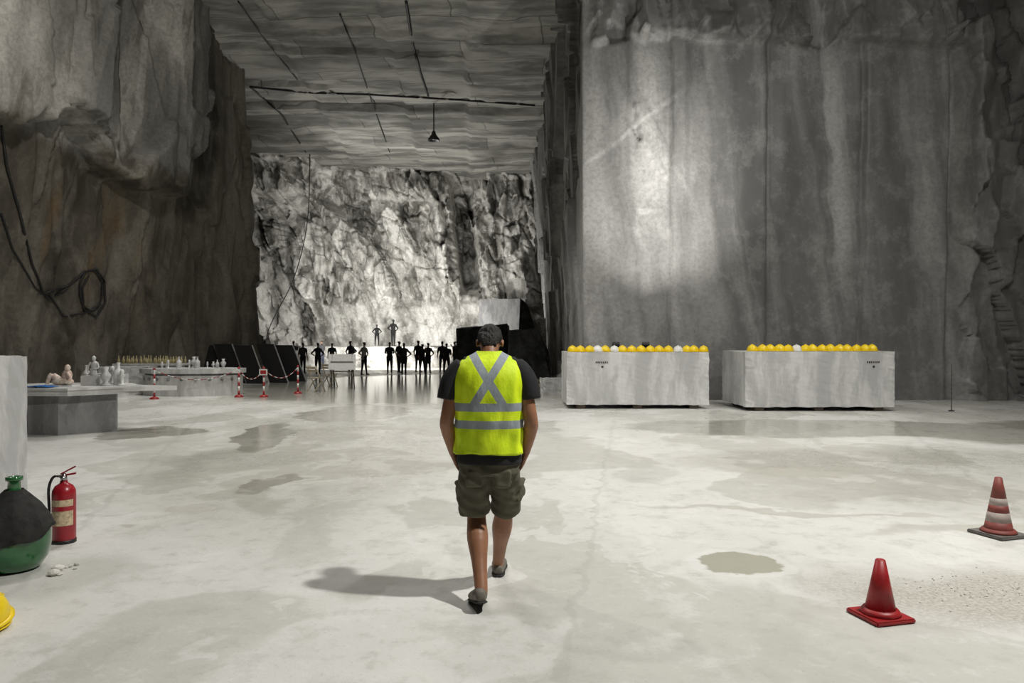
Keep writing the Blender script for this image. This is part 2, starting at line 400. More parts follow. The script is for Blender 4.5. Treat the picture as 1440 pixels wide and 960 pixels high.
    def done(s,loc=(0,0,0),rot=(0,0,0),parent=None):
        me=s.mesh();bm=bmesh.new();bm.from_mesh(me);bmesh.ops.recalc_face_normals(bm,faces=bm.faces);bm.to_mesh(me);bm.free()
        o=bpy.data.objects.new(s.name,me);o.location=loc;o.rotation_euler=rot;COL.objects.link(o)
        if parent:o.parent=parent
        return o
def fuse(b,voxel,segs=None,mats=None,smooth=4):
    """voxel-fuse all tubes in builder b into one surface; segs: (a,b,r,mat)"""
    me=b.mesh();o=bpy.data.objects.new('tmp',me);COL.objects.link(o)
    m=o.modifiers.new('r','REMESH');m.mode='VOXEL';m.voxel_size=voxel;m.use_smooth_shade=True
    m=o.modifiers.new('s','SMOOTH');m.iterations=smooth;m.factor=.5
    dg=bpy.context.evaluated_depsgraph_get();dg.update()
    nm=bpy.data.meshes.new_from_object(o.evaluated_get(dg))
    bpy.data.objects.remove(o)
    nm.materials.clear()
    for mt in mats:nm.materials.append(mt)
    if segs:
        n=len(nm.polygons);C=np.zeros(n*3);nm.polygons.foreach_get('center',C);C=C.reshape(-1,3)
        best=np.full(n,1e9);mi=np.zeros(n,int)
        for a,bb,r,k in segs:
            a=np.array(a,float);bb=np.array(bb,float);ab=bb-a
            t=np.clip(((C-a)@ab)/(ab@ab+1e-9),0,1)
            dd=np.linalg.norm(C-(a+t[:,None]*ab),axis=1)-r
            m_=dd<best;best=np.where(m_,dd,best);mi=np.where(m_,k,mi)
        nm.polygons.foreach_set('material_index',mi.tolist())
    else:
        nm.polygons.foreach_set('material_index',[0]*len(nm.polygons))
    nm.polygons.foreach_set('use_smooth',[True]*len(nm.polygons));nm.update()
    return nm

# ---------------------------------------------------------------- figure of the visitor in the hi-vis vest
M_skin=plain('skin',(.30,.14,.075),.5,var=.12,scale=9,bump=.05)
M_hair=plain('dark_hair',(.014,.011,.009),.6,var=.7,scale=120,bump=1.0)
M_tee=plain('black_cotton',(.010,.010,.012),.85,var=.3,scale=25)
M_short=plain('olive_cotton',(.095,.090,.060),.9,var=.18,scale=10,bump=.25)
M_shoe=plain('taupe_shoe_leather',(.15,.135,.11),.6,var=.3,scale=20)
M_sole=plain('dark_rubber_sole',(.02,.02,.02),.7)
M_eye=plain('eye_white',(.5,.47,.44),.3)
def vest_mat():
    t=NT('hi_vis_vest_fabric');c=t.co();sx=t.n('ShaderNodeSeparateXYZ');t.set(sx.inputs[0],c)
    x,y,z=sx.outputs[0],sx.outputs[1],sx.outputs[2]
    def band(v,c0,hw):
        return t.math('LESS_THAN',t.math('ABSOLUTE',t.math('SUBTRACT',v,c0)),hw)
    hb=t.math('MAXIMUM',band(z,1.235,.026),band(z,1.125,.026))
    ax=t.math('ABSOLUTE',x);k=t.math('MULTIPLY',t.math('ABSOLUTE',t.math('SUBTRACT',z,1.40)),.62)
    xs_=band(t.math('SUBTRACT',ax,k),0.0,.031)
    xs_=t.math('MULTIPLY',xs_,t.math('GREATER_THAN',z,1.235))
    back=t.math('LESS_THAN',y,.02)
    fr_=t.math('MULTIPLY',band(ax,.11,.026),t.math('SUBTRACT',1.0,back))
    m=t.math('MAXIMUM',t.math('MAXIMUM',hb,t.math('MULTIPLY',xs_,back)),fr_)
    f=t.noise(c,60,3);fo=t.noise(t.mp(c,sc=(1,1,.5)),9,4)
    yel=t.mix(t.ramp(fo,.35,.65),(.58,.80,.0),(.80,1.0,.012))
    col=t.mix(m,yel,t.mix(fo,(.24,.28,.31),(.36,.40,.43)))
    edge=t.math('LESS_THAN',z,.945);col=t.mix(t.math('MULTIPLY',edge,.6),col,(.45,.62,.0))
    t.bump(t.math('MULTIPLY_ADD',f,.1,fo),.45,.03)
    return t.fin(col,.65)
M_vest=vest_mat()

man=bpy.data.objects.new('man_in_hi_vis_vest',None);COL.objects.link(man);man.location=(-.148,4.8,0)
LH,RH=(-.09,0,.9),(.09,0,.9)
LK,RK=(-.085,.05,.5),(.092,.20,.50)
LA,RA=(-.04,-.26,.125),(.05,.42,.095)
b=B('body')
TL=-50
hc=Vector((0,.135,1.634));HR=Euler((math.radians(TL),0,0)).to_matrix().to_4x4();HM=Matrix.Translation(hc)@HR
def hp(x,y,z):return HM@Vector((x,y,z))
S_=M_skin
b.tube([(0,.0,.9),(0,0,1.1),(0,0,1.3),(0,0,1.45),(0,.01,1.52)],[(.15,.10),(.14,.1),(.16,.11),(.17,.1),(.09,.07)],S_,20)
b.tube([(0,.0,1.47),(0,.035,1.55),(0,.085,1.62)],[.066,.058,.060],S_,16)
b.sphere(hp(0,-.012,.028),(.075,.096,.088),S_,(math.radians(TL),0,0),24,16)
b.tube([hp(0,.015,.03),hp(0,.03,-.04),hp(0,.055,-.092)],[(.068,.07),(.058,.055),(.026,.022)],S_,16)
b.tube([hp(0,.082,.03),hp(0,.098,.0),hp(0,.112,-.018),hp(0,.088,-.03)],[.008,.011,.015,.008],S_,8)
b.sphere(hp(0,.083,-.052),(.024,.01,.007),S_);b.sphere(hp(0,.08,-.062),(.02,.01,.007),S_)
b.tube([hp(-.045,.073,.032),hp(0,.086,.036),hp(.045,.073,.032)],[.008,.011,.008],S_,8,ref=(0,0,1))
for sgn in(-1,1):
    b.sphere(hp(sgn*.080,-.004,.0),(.010,.02,.031),S_,(math.radians(TL-10),0,sgn*.3))
    b.sphere(hp(sgn*.085,-.010,.012),(.008,.016,.018),S_,(math.radians(TL-10),0,sgn*.4))
for sgn in(-1,1):
    sh=(sgn*.165,0,1.475);el=(sgn*.268,-.055,1.155);wr=(sgn*.240,.045,.925)
    b.tube([(sgn*.10,0,1.47),sh,(sgn*.225,-.03,1.34),el,(sgn*.266,-.02,1.08),wr],[.05,.058,.052,.045,.047,(.026,.032)],S_,14)
    hd=Vector((sgn*-.30,.30,-.9)).normalized()
    w=Vector(wr);pal=w+hd*.085
    b.tube([w,w+hd*.04,pal],[(.026,.03),(.02,.040),(.017,.041)],S_,12,ref=(1,0,0))
    for i,(off,ln) in enumerate(((.031,.072),(.011,.082),(-.010,.076),(-.030,.058))):
        o_=Vector((0,off*.9,off*.35));p0=pal-hd*.012+o_;d2=(hd+Vector((sgn*-.25,-.05,0))).normalized()
        b.tube([p0,p0+hd*ln*.45,p0+hd*ln*.45+d2*ln*.55],[.0095,.009,.007],S_,8,k=2)
    tb=w+hd*.025+Vector((0,.026,0))
    b.tube([tb,tb+Vector((0,.028,-.022)),tb+Vector((sgn*-.01,.042,-.055))],[.012,.011,.008],S_,8,k=2)
for h_,k_,a_ in((LH,LK,LA),(RH,RK,RA)):
    h_,k_,a_=Vector(h_),Vector(k_),Vector(a_)
    c1=k_.lerp(a_,.28)+Vector((0,-.022,0))
    b.tube([h_,h_.lerp(k_,.5),k_,c1,k_.lerp(a_,.62)+Vector((0,-.008,0)),a_],[.092,.078,.062,.069,.050,.040],S_,18)
def foot(bb,mat,a,toe,heel,wd=.043):
    a=Vector(a);toe=Vector(toe);heel=Vector(heel)
    bb.tube([a,(a+heel)*.5+Vector((0,.01,0)),heel+Vector((0,.03,.035))],[.040,.039,.034],mat,12)
    bb.tube([heel+Vector((0,0,.035)),heel.lerp(toe,.3)+Vector((0,0,.045)),heel.lerp(toe,.68)+Vector((0,0,.033)),toe+Vector((0,0,.022))],[(.030,.030),(.036,.040),(wd,.028),(.028,.016)],mat,14)
LT,LHe=Vector((-.085,-.085,.0)),Vector((-.042,-.315,.060))
RT,RHe=Vector((.06,.63,.015)),Vector((.05,.385,.0))
foot(b,S_,LA,LT+Vector((0,0,.012)),LHe+Vector((0,0,.012)));foot(b,S_,RA,RT+Vector((0,0,.012)),RHe+Vector((0,0,.012)))
me=fuse(b,.0055,mats=[M_skin],smooth=3)
body=bpy.data.objects.new('body',me);COL.objects.link(body);body.parent=man
e=B('eyes')
for sgn in(-1,1):
    e.sphere(hp(sgn*.031,.071,.012),.0115,M_eye,u=12,v=8);e.sphere(hp(sgn*.031,.0795,.011),.0045,M_hair,u=8,v=6)
e.done(parent=man)
b=B('hair')
b.sphere(hp(0,-.018,.034),(.083,.101,.093),M_hair,(math.radians(TL),0,0),32,24)
b.tube([hp(0,-.072,.02),hp(0,-.076,-.03),hp(0,-.066,-.066),hp(0,-.056,-.092)],[(.072,.03),(.068,.032),(.055,.026),(.044,.016)],M_hair,20)
hm=fuse(b,.0045,mats=[M_hair],smooth=5)
IM=HM.inverted();bm=bmesh.new();bm.from_mesh(hm)
kill=[]
for v in bm.verts:
    q=IM@v.co
    v.co=v.co+v.normal*(random.uniform(-.002,.003)+.003*math.sin(q.x*160+q.z*60)*math.sin(q.y*140+q.z*90))
    line=.075 if abs(q.x)<.045 else .075-(abs(q.x)-.045)*.9
    if (q.y>.035 and q.z<line) or (q.y>-.002 and q.z<.02) or (q.y>-.03 and q.z<-.02):kill.append(v)
bmesh.ops.delete(bm,geom=kill,context='VERTS');bm.to_mesh(hm);bm.free()
ho=bpy.data.objects.new('hair',hm);COL.objects.link(ho);ho.parent=man
b=B('t_shirt')
b.tube([(0,0,.868),(0,0,.93),(0,0,1.0),(0,-.005,1.2),(0,-.01,1.38),(0,0,1.47),(0,.01,1.53),(0,.02,1.57)],[(.214,.156),(.208,.150),(.198,.132),(.2,.135),(.205,.135),(.195,.115),(.14,.085),(.07,.065)],M_tee,32,pw=2.4)
for sgn in(-1,1):
    b.tube([(sgn*.10,0,1.475),(sgn*.175,-.005,1.475),(sgn*.24,-.02,1.39),(sgn*.268,-.035,1.275)],[.07,.075,.074,.070],M_tee,20)
me=fuse(b,.008,mats=[M_tee],smooth=4)
o=bpy.data.objects.new('t_shirt',me);COL.objects.link(o);o.parent=man
sec=[(.935,.222,.160,.0),(1.0,.219,.156,0),(1.1,.218,.156,-.003),(1.22,.220,.158,-.008),(1.34,.223,.158,-.012),(1.42,.222,.150,-.010),(1.475,.214,.132,-.004),(1.515,.19,.112,.004),(1.545,.15,.092,.012),(1.568,.105,.078,.02),(1.585,.078,.07,.026)]
pts=[Vector((0,s[3],s[0])) for s in sec];rad=[np.array((s[1],s[2])) for s in sec]
pts,rad=resample(pts,rad,8)
vs=[];fs=[];seg=96
for i,(p,r) in enumerate(zip(pts,rad)):
    zz=p.z
    for q in range(seg):
        an=2*math.pi*q/seg;cx,cy=math.cos(an),math.sin(an)
        ex=math.copysign(abs(cx)**(2/2.5),cx);ey=math.copysign(abs(cy)**(2/2.5),cy)
        fade=min(1,max(0,(1.5-zz)/.3))
        w_=1+fade*(.026*math.sin(an*7+zz*6)+.022*math.sin(an*13-zz*14)+.016*math.sin(zz*38+an*3))
        vs.append((p.x+r[0]*ex*w_,p.y+r[1]*ey*w_,zz+ (.006*math.sin(an*3+1) if i==0 else 0)))
for i in range(len(pts)-1):
    for q in range(seg):
        a=i*seg+q;c_=i*seg+(q+1)%seg;fs.append([a,c_,c_+seg,a+seg])
b=B('hi_vis_vest');b.add(vs,fs,M_vest,True);vo=b.done(parent=man)
md=vo.modifiers.new('s','SOLIDIFY');md.thickness=.004;md.offset=1
b=B('cargo_shorts')
b.tube([(0,0,.925),(0,0,.88),(0,0,.80)],[(.180,.120),(.196,.135),(.198,.142)],M_short,28,pw=2.4)
b.tube([(-.085,0,.86),(-.098,.015,.74),(-.100,.025,.62),(-.094,.03,.525)],[(.105,.125),(.108,.115),(.104,.105),(.100,.10)],M_short,24)
b.tube([(.085,0,.86),(.10,.06,.74),(.108,.115,.62),(.102,.165,.525)],[(.105,.125),(.108,.115),(.102,.105),(.098,.10)],M_short,24)
b.box((-.190,.02,.665),(.04,.13,.13),M_short,(0,.05,.3),.015);b.box((-.194,.02,.722),(.045,.14,.035),M_short,(0,.05,.3),.01)
b.box((.200,.08,.665),(.04,.13,.13),M_short,(.2,-.05,-.3),.015);b.box((.204,.065,.722),(.045,.14,.035),M_short,(.2,-.05,-.3),.01)
for sgn in(-1,1):b.box((sgn*.092,-.124,.78),(.105,.022,.11),M_short,(.05,0,0),.008)
me=fuse(b,.0065,mats=[M_short],smooth=3)
for v in me.vertices:
    c=v.co;k=.004*math.sin(c.z*45+c.x*30+3*math.sin(c.y*9))+.003*math.sin(c.z*70-c.y*50+c.x*20)
    n=v.normal;v.co=c+n*k
o=bpy.data.objects.new('cargo_shorts',me);COL.objects.link(o);o.parent=man
b=B('shoes')
def shoe(toe,heel):
    b.tube([heel+Vector((0,-.012,.045)),heel.lerp(toe,.12)+Vector((0,0,.05)),heel.lerp(toe,.35)+Vector((0,0,.045)),heel.lerp(toe,.7)+Vector((0,0,.036)),toe+Vector((0,.0,.03)),toe+(toe-heel).normalized()*.03+Vector((0,0,.024))],
           [(.028,.028),(.045,.048),(.048,.046),(.055,.036),(.046,.026),(.018,.014)],M_shoe,18)
    b.tube([heel+Vector((0,-.015,.009)),heel.lerp(toe,.12)+Vector((0,0,.009)),heel.lerp(toe,.4)+Vector((0,0,.009)),heel.lerp(toe,.75)+Vector((0,0,.009)),toe+Vector((0,0,.009)),toe+(toe-heel).normalized()*.036+Vector((0,0,.009))],
           [(.028,.009),(.047,.011),(.047,.011),(.058,.010),(.049,.010),(.018,.008)],M_sole,18)
shoe(LT,LHe);shoe(RT,RHe);b.done(parent=man)

# ---------------------------------------------------------------- background visitors
C_dark=[plain('dark_cloth_and_shadow_%d'%i,c,.85) for i,c in enumerate([(.012,.012,.014),(.02,.02,.028),(.035,.03,.03),(.01,.014,.02),(.25,.24,.22),(.003,.003,.003)])]  # last entry is the shadow black of the two ledge figures
C_pant=[plain('trouser_cloth_%d'%i,c,.9) for i,c in enumerate([(.012,.012,.015),(.02,.025,.04),(.05,.045,.04)])]
def visitor(name,x,y,z=0,h=1.7,yaw=0,pose='down',top=0,pant=0,bag=False):
    k=h/1.7;b=B(name);segs=[]
    def T(pts,rad,m,ref=(1,0,0)):
        pts=[tuple(c*k for c in p) for p in pts]
        rr=[(r*k if not isinstance(r,tuple) else(r[0]*k,r[1]*k)) for r in rad]
        b.tube(pts,rr,M_tee,12,ref=ref,k=3)
        for i in range(len(pts)-1):
            r=(np.mean(rr[i])+np.mean(rr[i+1]))/2;segs.append((pts[i],pts[i+1],r,m))
    st=random.uniform(.07,.13);fw=random.uniform(-.1,.12)
    T([(0,0,.88),(0,0,1.1),(0,0,1.32),(0,0,1.4)],[(.155,.11),(.14,.10),(.18,.11),(.11,.07)],1)
    T([(0,0,1.4),(0,.015,1.5)],[.05,.045],0)
    T([(0,.03,1.5),(0,.035,1.56),(0,.02,1.62)],[(.05,.06),(.066,.075),(.066,.078)],0)
    T([(0,-.01,1.58),(0,0,1.655)],[(.074,.08),(.055,.06)],2)
    T([(0,.10,1.575),(0,.115,1.56)],[.012,.012],0)
    for sg in(-1,1):
        f=fw*sg
        T([(sg*.08,0,.92),(sg*(st),f*.4,.48),(sg*(st+.01),f,.09)],[(.095,.10),.062,.042],3)
        T([(sg*(st+.01),f-.05,.04),(sg*(st+.02),f+.08,.035),(sg*(st+.03),f+.17,.025)],[(.035,.035),(.042,.03),(.03,.02)],4)
        if pose=='down' or (pose=='one' and sg<0):el=(sg*.235,-.03,1.08);wr=(sg*.24,.05,.83);hd=(sg*.23,.08,.72)
        elif pose=='hips':el=(sg*.36,-.06,1.1);wr=(sg*.2,.05,.98);hd=(sg*.14,.07,.96)
        elif pose=='cross':el=(sg*.235,.03,1.09);wr=(sg*.03,.17,1.12);hd=(sg*-.06,.18,1.13)
        else:el=(sg*.23,.1,1.14);wr=(sg*.08,.27,1.38);hd=(sg*.05,.29,1.46)
        T([(sg*.15,0,1.36),(sg*.2,0,1.26),el],[.055,.052,.04],1)
        T([el,wr],[.038,.026],0)
        T([wr,tuple((Vector(wr)+Vector(hd))/2),hd],[.026,(.02,.036),(.012,.028)],0)
        w_=Vector(hd);dr=(w_-Vector(wr)).normalized()
        for j in range(4):
            off=Vector((0,(j-1.5)*.02,0)) if abs(dr.z)>.5 else Vector((0,0,(j-1.5)*.02))
            T([tuple(w_+off-dr*.02),tuple(w_+off+dr*.05)],[.011,.009],0)
        T([tuple(w_-dr*.05),tuple(w_-dr*.02+Vector((0,.04,.01)))],[.013,.01],0)
    if bag:T([(.02,-.14,1.3),(.02,-.16,1.1),(.02,-.14,1.0)],[(.12,.06),(.14,.08),(.12,.06)],4)
    me=fuse(b,.017*k,segs,[M_skin if top!=5 else C_dark[5],C_dark[top],M_hair,C_pant[pant] if top!=5 else C_dark[5],M_sole],2)  # shadow figures take the same near-black for skin, top and trousers
    me.name=name;o=bpy.data.objects.new(name,me);COL.objects.link(o);o.location=(x,y,z);o.rotation_euler=(0,0,yaw)
    return o
crowd=[(413,521,'one',0,0,1.72),(426,525,'down',0,0,1.62),(447,526,'hips',0,0,1.62),(453,519,'cross',0,1,1.75),(467,522,'down',3,0,1.6),(493,523,'hips',0,0,1.72),
 (512,527,'hips',4,0,1.66),(548,526,'cross',1,0,1.66),(561,524,'down',0,0,1.70),(568,528,'hips',0,0,1.62),(588,523,'down',0,0,1.74),(594,527,'one',0,0,1.56),(602,525,'hips',0,1,1.62),
 (622,524,'down',0,0,1.70),(628,528,'cross',0,0,1.60),(640,521,'one',2,0,1.70)]
for i,(px,py,po,tp,pn,h) in enumerate(crowd):
    x,y=gp(px,py);visitor('standing_figure',x,y,0,h,random.uniform(-1.2,1.2),po,tp,pn,bag=(i%4==1))
# rough ledge added below the far face to carry the two shadow figures
b=B('shadow_figure_ledge');bm=bmesh.new();LX0,LX1=-15.6,-2.4
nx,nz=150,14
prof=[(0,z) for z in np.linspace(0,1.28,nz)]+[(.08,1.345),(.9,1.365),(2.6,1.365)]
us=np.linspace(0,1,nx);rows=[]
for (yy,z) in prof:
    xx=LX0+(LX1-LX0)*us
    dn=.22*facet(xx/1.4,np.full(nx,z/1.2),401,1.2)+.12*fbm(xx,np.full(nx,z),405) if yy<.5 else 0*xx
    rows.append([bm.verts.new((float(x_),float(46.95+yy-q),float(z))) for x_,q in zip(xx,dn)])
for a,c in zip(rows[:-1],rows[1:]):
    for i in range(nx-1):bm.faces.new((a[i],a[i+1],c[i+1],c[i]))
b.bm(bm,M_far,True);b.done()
visitor('standing_figure',(530-720)/F*47.9,47.9,1.368,1.42,.2,'hips',5,0);visitor('standing_figure',(553-720)/F*47.9,47.9,1.368,1.75,-.3,'hips',5,0)  # near-black figures standing in for two shadows cast on the wall

# ---------------------------------------------------------------- big blocks with hard hats
M_wood=plain('dark_timber',(.06,.045,.03),.85)
M_yel=plain('yellow_plastic',(.80,.58,.01),.35,var=.05);M_wht=plain('white_plastic',(.72,.72,.70),.35,var=.05)
M_red=plain('red_plastic',(.30,.010,.012),.45);M_txt=plain('stencil_ink',(.05,.03,.03),.8)
M_blk=plain('black_rubber',(.01,.01,.01),.5);M_mtl=plain('steel',(.4,.4,.4),.35,1)
def cut_block(name,x0,x1,yf,dep,zt,lab):
    b=B(name);w=x1-x0;hz=zt-.10
    bm=bmesh.new();bmesh.ops.create_cube(bm,size=1)
    for v in bm.verts:v.co=Vector((v.co.x*w,v.co.y*dep,v.co.z*hz))
    bmesh.ops.subdivide_edges(bm,edges=bm.edges[:],cuts=18,use_grid_fill=True)
    for v in bm.verts:
        c=v.co;e=(abs(c.x)>w/2-.01)+(abs(c.y)>dep/2-.01)+(abs(c.z)>hz/2-.01)
        a=.002 if e<2 else .008
        v.co=c+Vector((random.uniform(-a,a),random.uniform(-a,a),random.uniform(-a,a)*(0.2 if c.z>0 else 1.6)))
    b.bm(bm,M_marble,False,Matrix.Translation((0,0,.10+hz/2)))
    for i in range(3):b.box((-w/2+.35+i*(w-.7)/2,0,.055),(.22,dep*.96,.11),M_wood,bevel=.01)
    for i in range(7):b.box((lab*w-.15+i*.045,-dep/2-.006,zt-.25),(.026,.006,.045),M_txt)
    b.box((lab*w,-dep/2-.006,zt-.36),(.05,.006,.05),M_txt,(0,.7,0))
    return b.done(((x0+x1)/2,yf+dep/2,0))
yf=18.1;ZB=1.65-15/F*yf
cut_block('marble_block',(797-720)/F*yf,(997-720)/F*yf,yf,1.9,ZB,-.25)
yf2=17.5
cut_block('marble_block',(1048-720)/F*yf2,(1258-720)/F*yf2,yf2,1.9,1.65-14/F*yf2,.36)
def hats(name,xs_,y,z):
    b=B(name)
    for x,c in xs_:
        m=M_yel if c=='Y' else M_wht;a=random.uniform(-.7,.7)
        R=(0,0,a);jy=random.uniform(-.08,.08)
        b.lathe([(.118,0.0),(.119,.03),(.112,.07),(.092,.11),(.06,.138),(.025,.15),(.0,.152)],(x,y+jy,z),m,20,R,(1,1.2,1))
        b.lathe([(.118,.0),(.136,.004),(.136,.012),(.118,.016)],(x,y+jy,z),m,20,R,(1,1.22,1))
        mm=Matrix.Translation((x,y+jy,z))@Euler(R).to_matrix().to_4x4()
        b.tube([mm@Vector((0,-.13,.03)),mm@Vector((0,-.10,.11)),mm@Vector((0,0,.155)),mm@Vector((0,.10,.11)),mm@Vector((0,.13,.03))],(.016),m,6)
        b.sphere(mm@Vector((0,-.15,.008)),(.09,.055,.01),m,R,12,6)
    return b.done()
y=18.35
hats('row_of_hard_hats',[((p-720)/F*y,c) for p,c in((805,'Y'),(816,'Y'),(829,'Y'),(840,'W'),(851,'Y'),(864,'W'),(875,'Y'),(888,'Y'),(901,'Y'),(915,'Y'),(927,'Y'),(940,'Y'),(953,'W'),(965,'Y'),(976,'Y'),(989,'Y'))],y,1.655-15/F*yf)
y=17.8
hats('row_of_hard_hats',[((p-720)/F*y,c) for p,c in((1059,'Y'),(1071,'Y'),(1083,'Y'),(1095,'Y'),(1107,'Y'),(1120,'W'),(1132,'Y'),(1144,'Y'),(1156,'Y'),(1168,'Y'),(1180,'Y'),(1192,'Y'),(1205,'Y'),(1217,'Y'),(1228,'Y'))],y,1.655-14/F*yf2)
# two small floodlights standing on the block, pointing up the wall
for px in(866,908):
    b=B('small_floodlight')
    b.box((0,0,.012),(.2,.12,.024),M_blk);b.tube([(-.09,0,.02),(-.1,0,.16)],.010,M_blk,6,k=1);b.tube([(.09,0,.02),(.1,0,.16)],.010,M_blk,6,k=1)
    b.box((0,0,.17),(.19,.10,.14),M_blk,(.9,0,0),.012);b.box((0,.035,.205),(.15,.012,.10),M_wht,(.9,0,0))
    b.done(((px-720)/F*19.7,19.7,ZB+.004))

# ---------------------------------------------------------------- cones
M_cw=plain('faded_white_band',(.36,.30,.27),.6);M_cr2=plain('faded_red_plastic',(.20,.045,.035),.6);M_grey=plain('grey_rubber',(.13,.12,.11),.8)
def cone(x,y,h,bw,bands,mr,mb,yaw):
    b=B('traffic_cone')
    b.box((0,0,.014),(bw,bw,.028),mb,(0,0,yaw),.008)
    R=bw*.36
    rr=lambda z:R+( .028-R)*(z/h)
    if bands:
        cuts=[(.028,.12,mr),(.12,.20,M_cw),(.20,.26,mr),(.26,.32,M_cw),(.32,h,mr)]
    else:cuts=[(.028,h,mr)]
    for a,c,m in cuts:b.lathe([(rr(a),a),(rr(c),c)],(0,0,0),m,28)
    b.lathe([(R*1.18,.028),(R*1.12,.045),(R,.06)],(0,0,0),mr,28)
    b.lathe([(rr(h),h-.002),(rr(h)*.75,h+.005),(rr(h)*.6,h-.01),(0,h-.02)],(0,0,0),mr,20)
    b.done((x,y,0))
x,y=gp(1238,868);cone(x,y,.345,.27,False,M_red,M_red,.25)
x,y=gp(1404,752);cone(x,y,.49,.33,True,M_cr2,M_grey,.3)

# ---------------------------------------------------------------- fire extinguisher
M_xr=plain('red_enamel',(.30,.012,.02),.3);M_lbl=plain('paper_label',(.5,.4,.26),.6,var=.3,scale=40)
b=B('fire_extinguisher');r=.088
b.lathe([(r*.9,0),(r,.015),(r,.40),(r*.96,.43),(r*.75,.465),(r*.4,.485),(.028,.49),(.028,.505)],(0,0,0),M_xr,28)
b.lathe([(r*1.03,.0),(r*1.03,.03)],(0,0,0),M_blk,28)
vs=[];fs=[]
for j,zz in enumerate((.15,.36)):
    for i in range(13):
        a=math.radians(-150+i*10);vs.append(((r+.002)*math.cos(a),(r+.002)*math.sin(a),zz))
for i in range(12):fs.append([i,i+1,i+14,i+13])
b.add(vs,fs,M_lbl,True)
b.add([(x_*1.003,y_*1.003,.27+(z_-.15)*.18) for x_,y_,z_ in vs],fs,M_xr,True)
b.lathe([(.024,.5),(.024,.54),(.016,.55),(.016,.565)],(0,0,0),M_mtl,14)
b.box((.035,0,.555),(.11,.022,.014),M_xr,(0,-.15,0),.004);b.box((.03,0,.59),(.13,.022,.012),M_xr,(0,-.5,0),.004)
b.lathe([(.017,0),(.017,.012)],(0,-.03,.53),M_mtl,12,(1.57,0,0))
b.tube([(-.02,0,.54),(-.075,-.01,.54),(-.105,-.02,.45),(-.102,-.02,.3),(-.098,-.02,.15)],.011,M_blk,8);b.lathe([(.018,0),(.012,.05),(.01,.09)],(-.098,-.02,.08),M_blk,10)
x,y=gp(90,762);b.done((x,y,0),(0,0,.3))

# ---------------------------------------------------------------- demijohn with cover
tg=NT('green_glass');cg=tg.co();M_glass=tg.fin(tg.mix(tg.ramp(tg.noise(cg,6,4),.3,.7),(.012,.075,.02),(.03,.15,.05)),.12);tg.b.inputs['Coat Weight'].default_value=.5
M_cloth=plain('black_cloth_cover',(.014,.014,.013),.9,var=.4,scale=18,bump=.8)
b=B('glass_demijohn')
b.lathe([(.12,0),(.17,.02),(.215,.09),(.235,.18),(.235,.27),(.21,.36),(.15,.46),(.08,.53),(.045,.56),(.04,.64),(.055,.645),(.055,.67),(.04,.672),(.035,.66)],(0,0,0),M_glass,40)
vs=[];fs=[];prof=[(.25,.26),(.252,.30),(.225,.37),(.165,.47),(.095,.545),(.06,.58)];sg=48
for j,(r_,z_) in enumerate(prof):
    for i in range(sg):
        a=2*math.pi*i/sg;rr=r_*(1+.025*math.sin(a*9+z_*8)+.012*math.sin(a*17));zz=z_+(.05*math.sin(a*2+.6)+.02*math.sin(a*5) if j==0 else 0)
        vs.append((rr*math.cos(a),rr*math.sin(a),zz))
for j in range(len(prof)-1):
    for i in range(sg):fs.append([j*sg+i,j*sg+(i+1)%sg,(j+1)*sg+(i+1)%sg,(j+1)*sg+i])
b.add(vs,fs,M_cloth,True)
x,y=gp(20,800);b.done((x,y,0))
b=B('stack_of_yellow_hard_hats')
for i,(dx,dy,zz,tilt) in enumerate(((-.12,.06,0,0),(-.10,.05,.05,.1),(-.12,.04,.11,-.05),(.0,-.07,.0,0),(.01,-.06,.045,.15))):
    b.lathe([(.118,0.0),(.119,.03),(.112,.07),(.092,.11),(.06,.138),(.025,.15),(.0,.152)],(dx,dy,zz+.01),M_yel,24,(tilt,tilt,0),(1,1.2,1))
    b.lathe([(.116,.0),(.14,.004),(.14,.012),(.118,.016)],(dx,dy,zz+.01),M_yel,24,(tilt,tilt,0),(1,1.22,1))
x,y=gp(-8,880);b.done((x-.03,y,0))
def rough_block(name,size,loc,mat,n=10,a=.02,rot=0):
    b=B(name);bm=bmesh.new();bmesh.ops.create_cube(bm,size=1)
    for v in bm.verts:v.co=Vector((v.co.x*size[0],v.co.y*size[1],v.co.z*size[2]))
    bmesh.ops.subdivide_edges(bm,edges=bm.edges[:],cuts=n,use_grid_fill=True)
    for v in bm.verts:
        bot=v.co.z<-size[2]/2+.001
        v.co+=Vector((random.uniform(-a,a),random.uniform(-a,a),0 if bot else random.uniform(-a,a)))
    b.bm(bm,mat,False,Matrix.Translation((0,0,size[2]/2)));return b.done(loc,(0,0,rot))
rough_block('upright_marble_slab',(.7,.75,1.49),(-5.74,7.85,0),M_marble,12,.008)
def stones(name,pts,mat):
    b=B(name)
    for x,y,r in pts:
        bm=bmesh.new();bmesh.ops.create_icosphere(bm,subdivisions=2,radius=1)
        sx,sy,sz=r*random.uniform(.8,1.3),r*random.uniform(.7,1.2),r*random.uniform(.4,.7)
        for v in bm.verts:
            c=v.co*random.uniform(.85,1.1);v.co=Vector((c.x*sx,c.y*sy,c.z*sz))
        b.bm(bm,mat,False,Matrix.Translation((x,y,sz*.75))@Euler((0,0,random.uniform(0,3))).to_matrix().to_4x4())
    return b.done()
stones('loose_stones',[(random.uniform(-3.32,-3.16),random.uniform(5.15,5.45),random.choice((.012,.018,.025,.04))) for _ in range(8)],M_grit)
stones('gravel_patch',[(3.15+random.gauss(0,.35),4.9+random.gauss(0,.2),random.choice((.002,.003,.004,.006))) for _ in range(260)],M_grit)

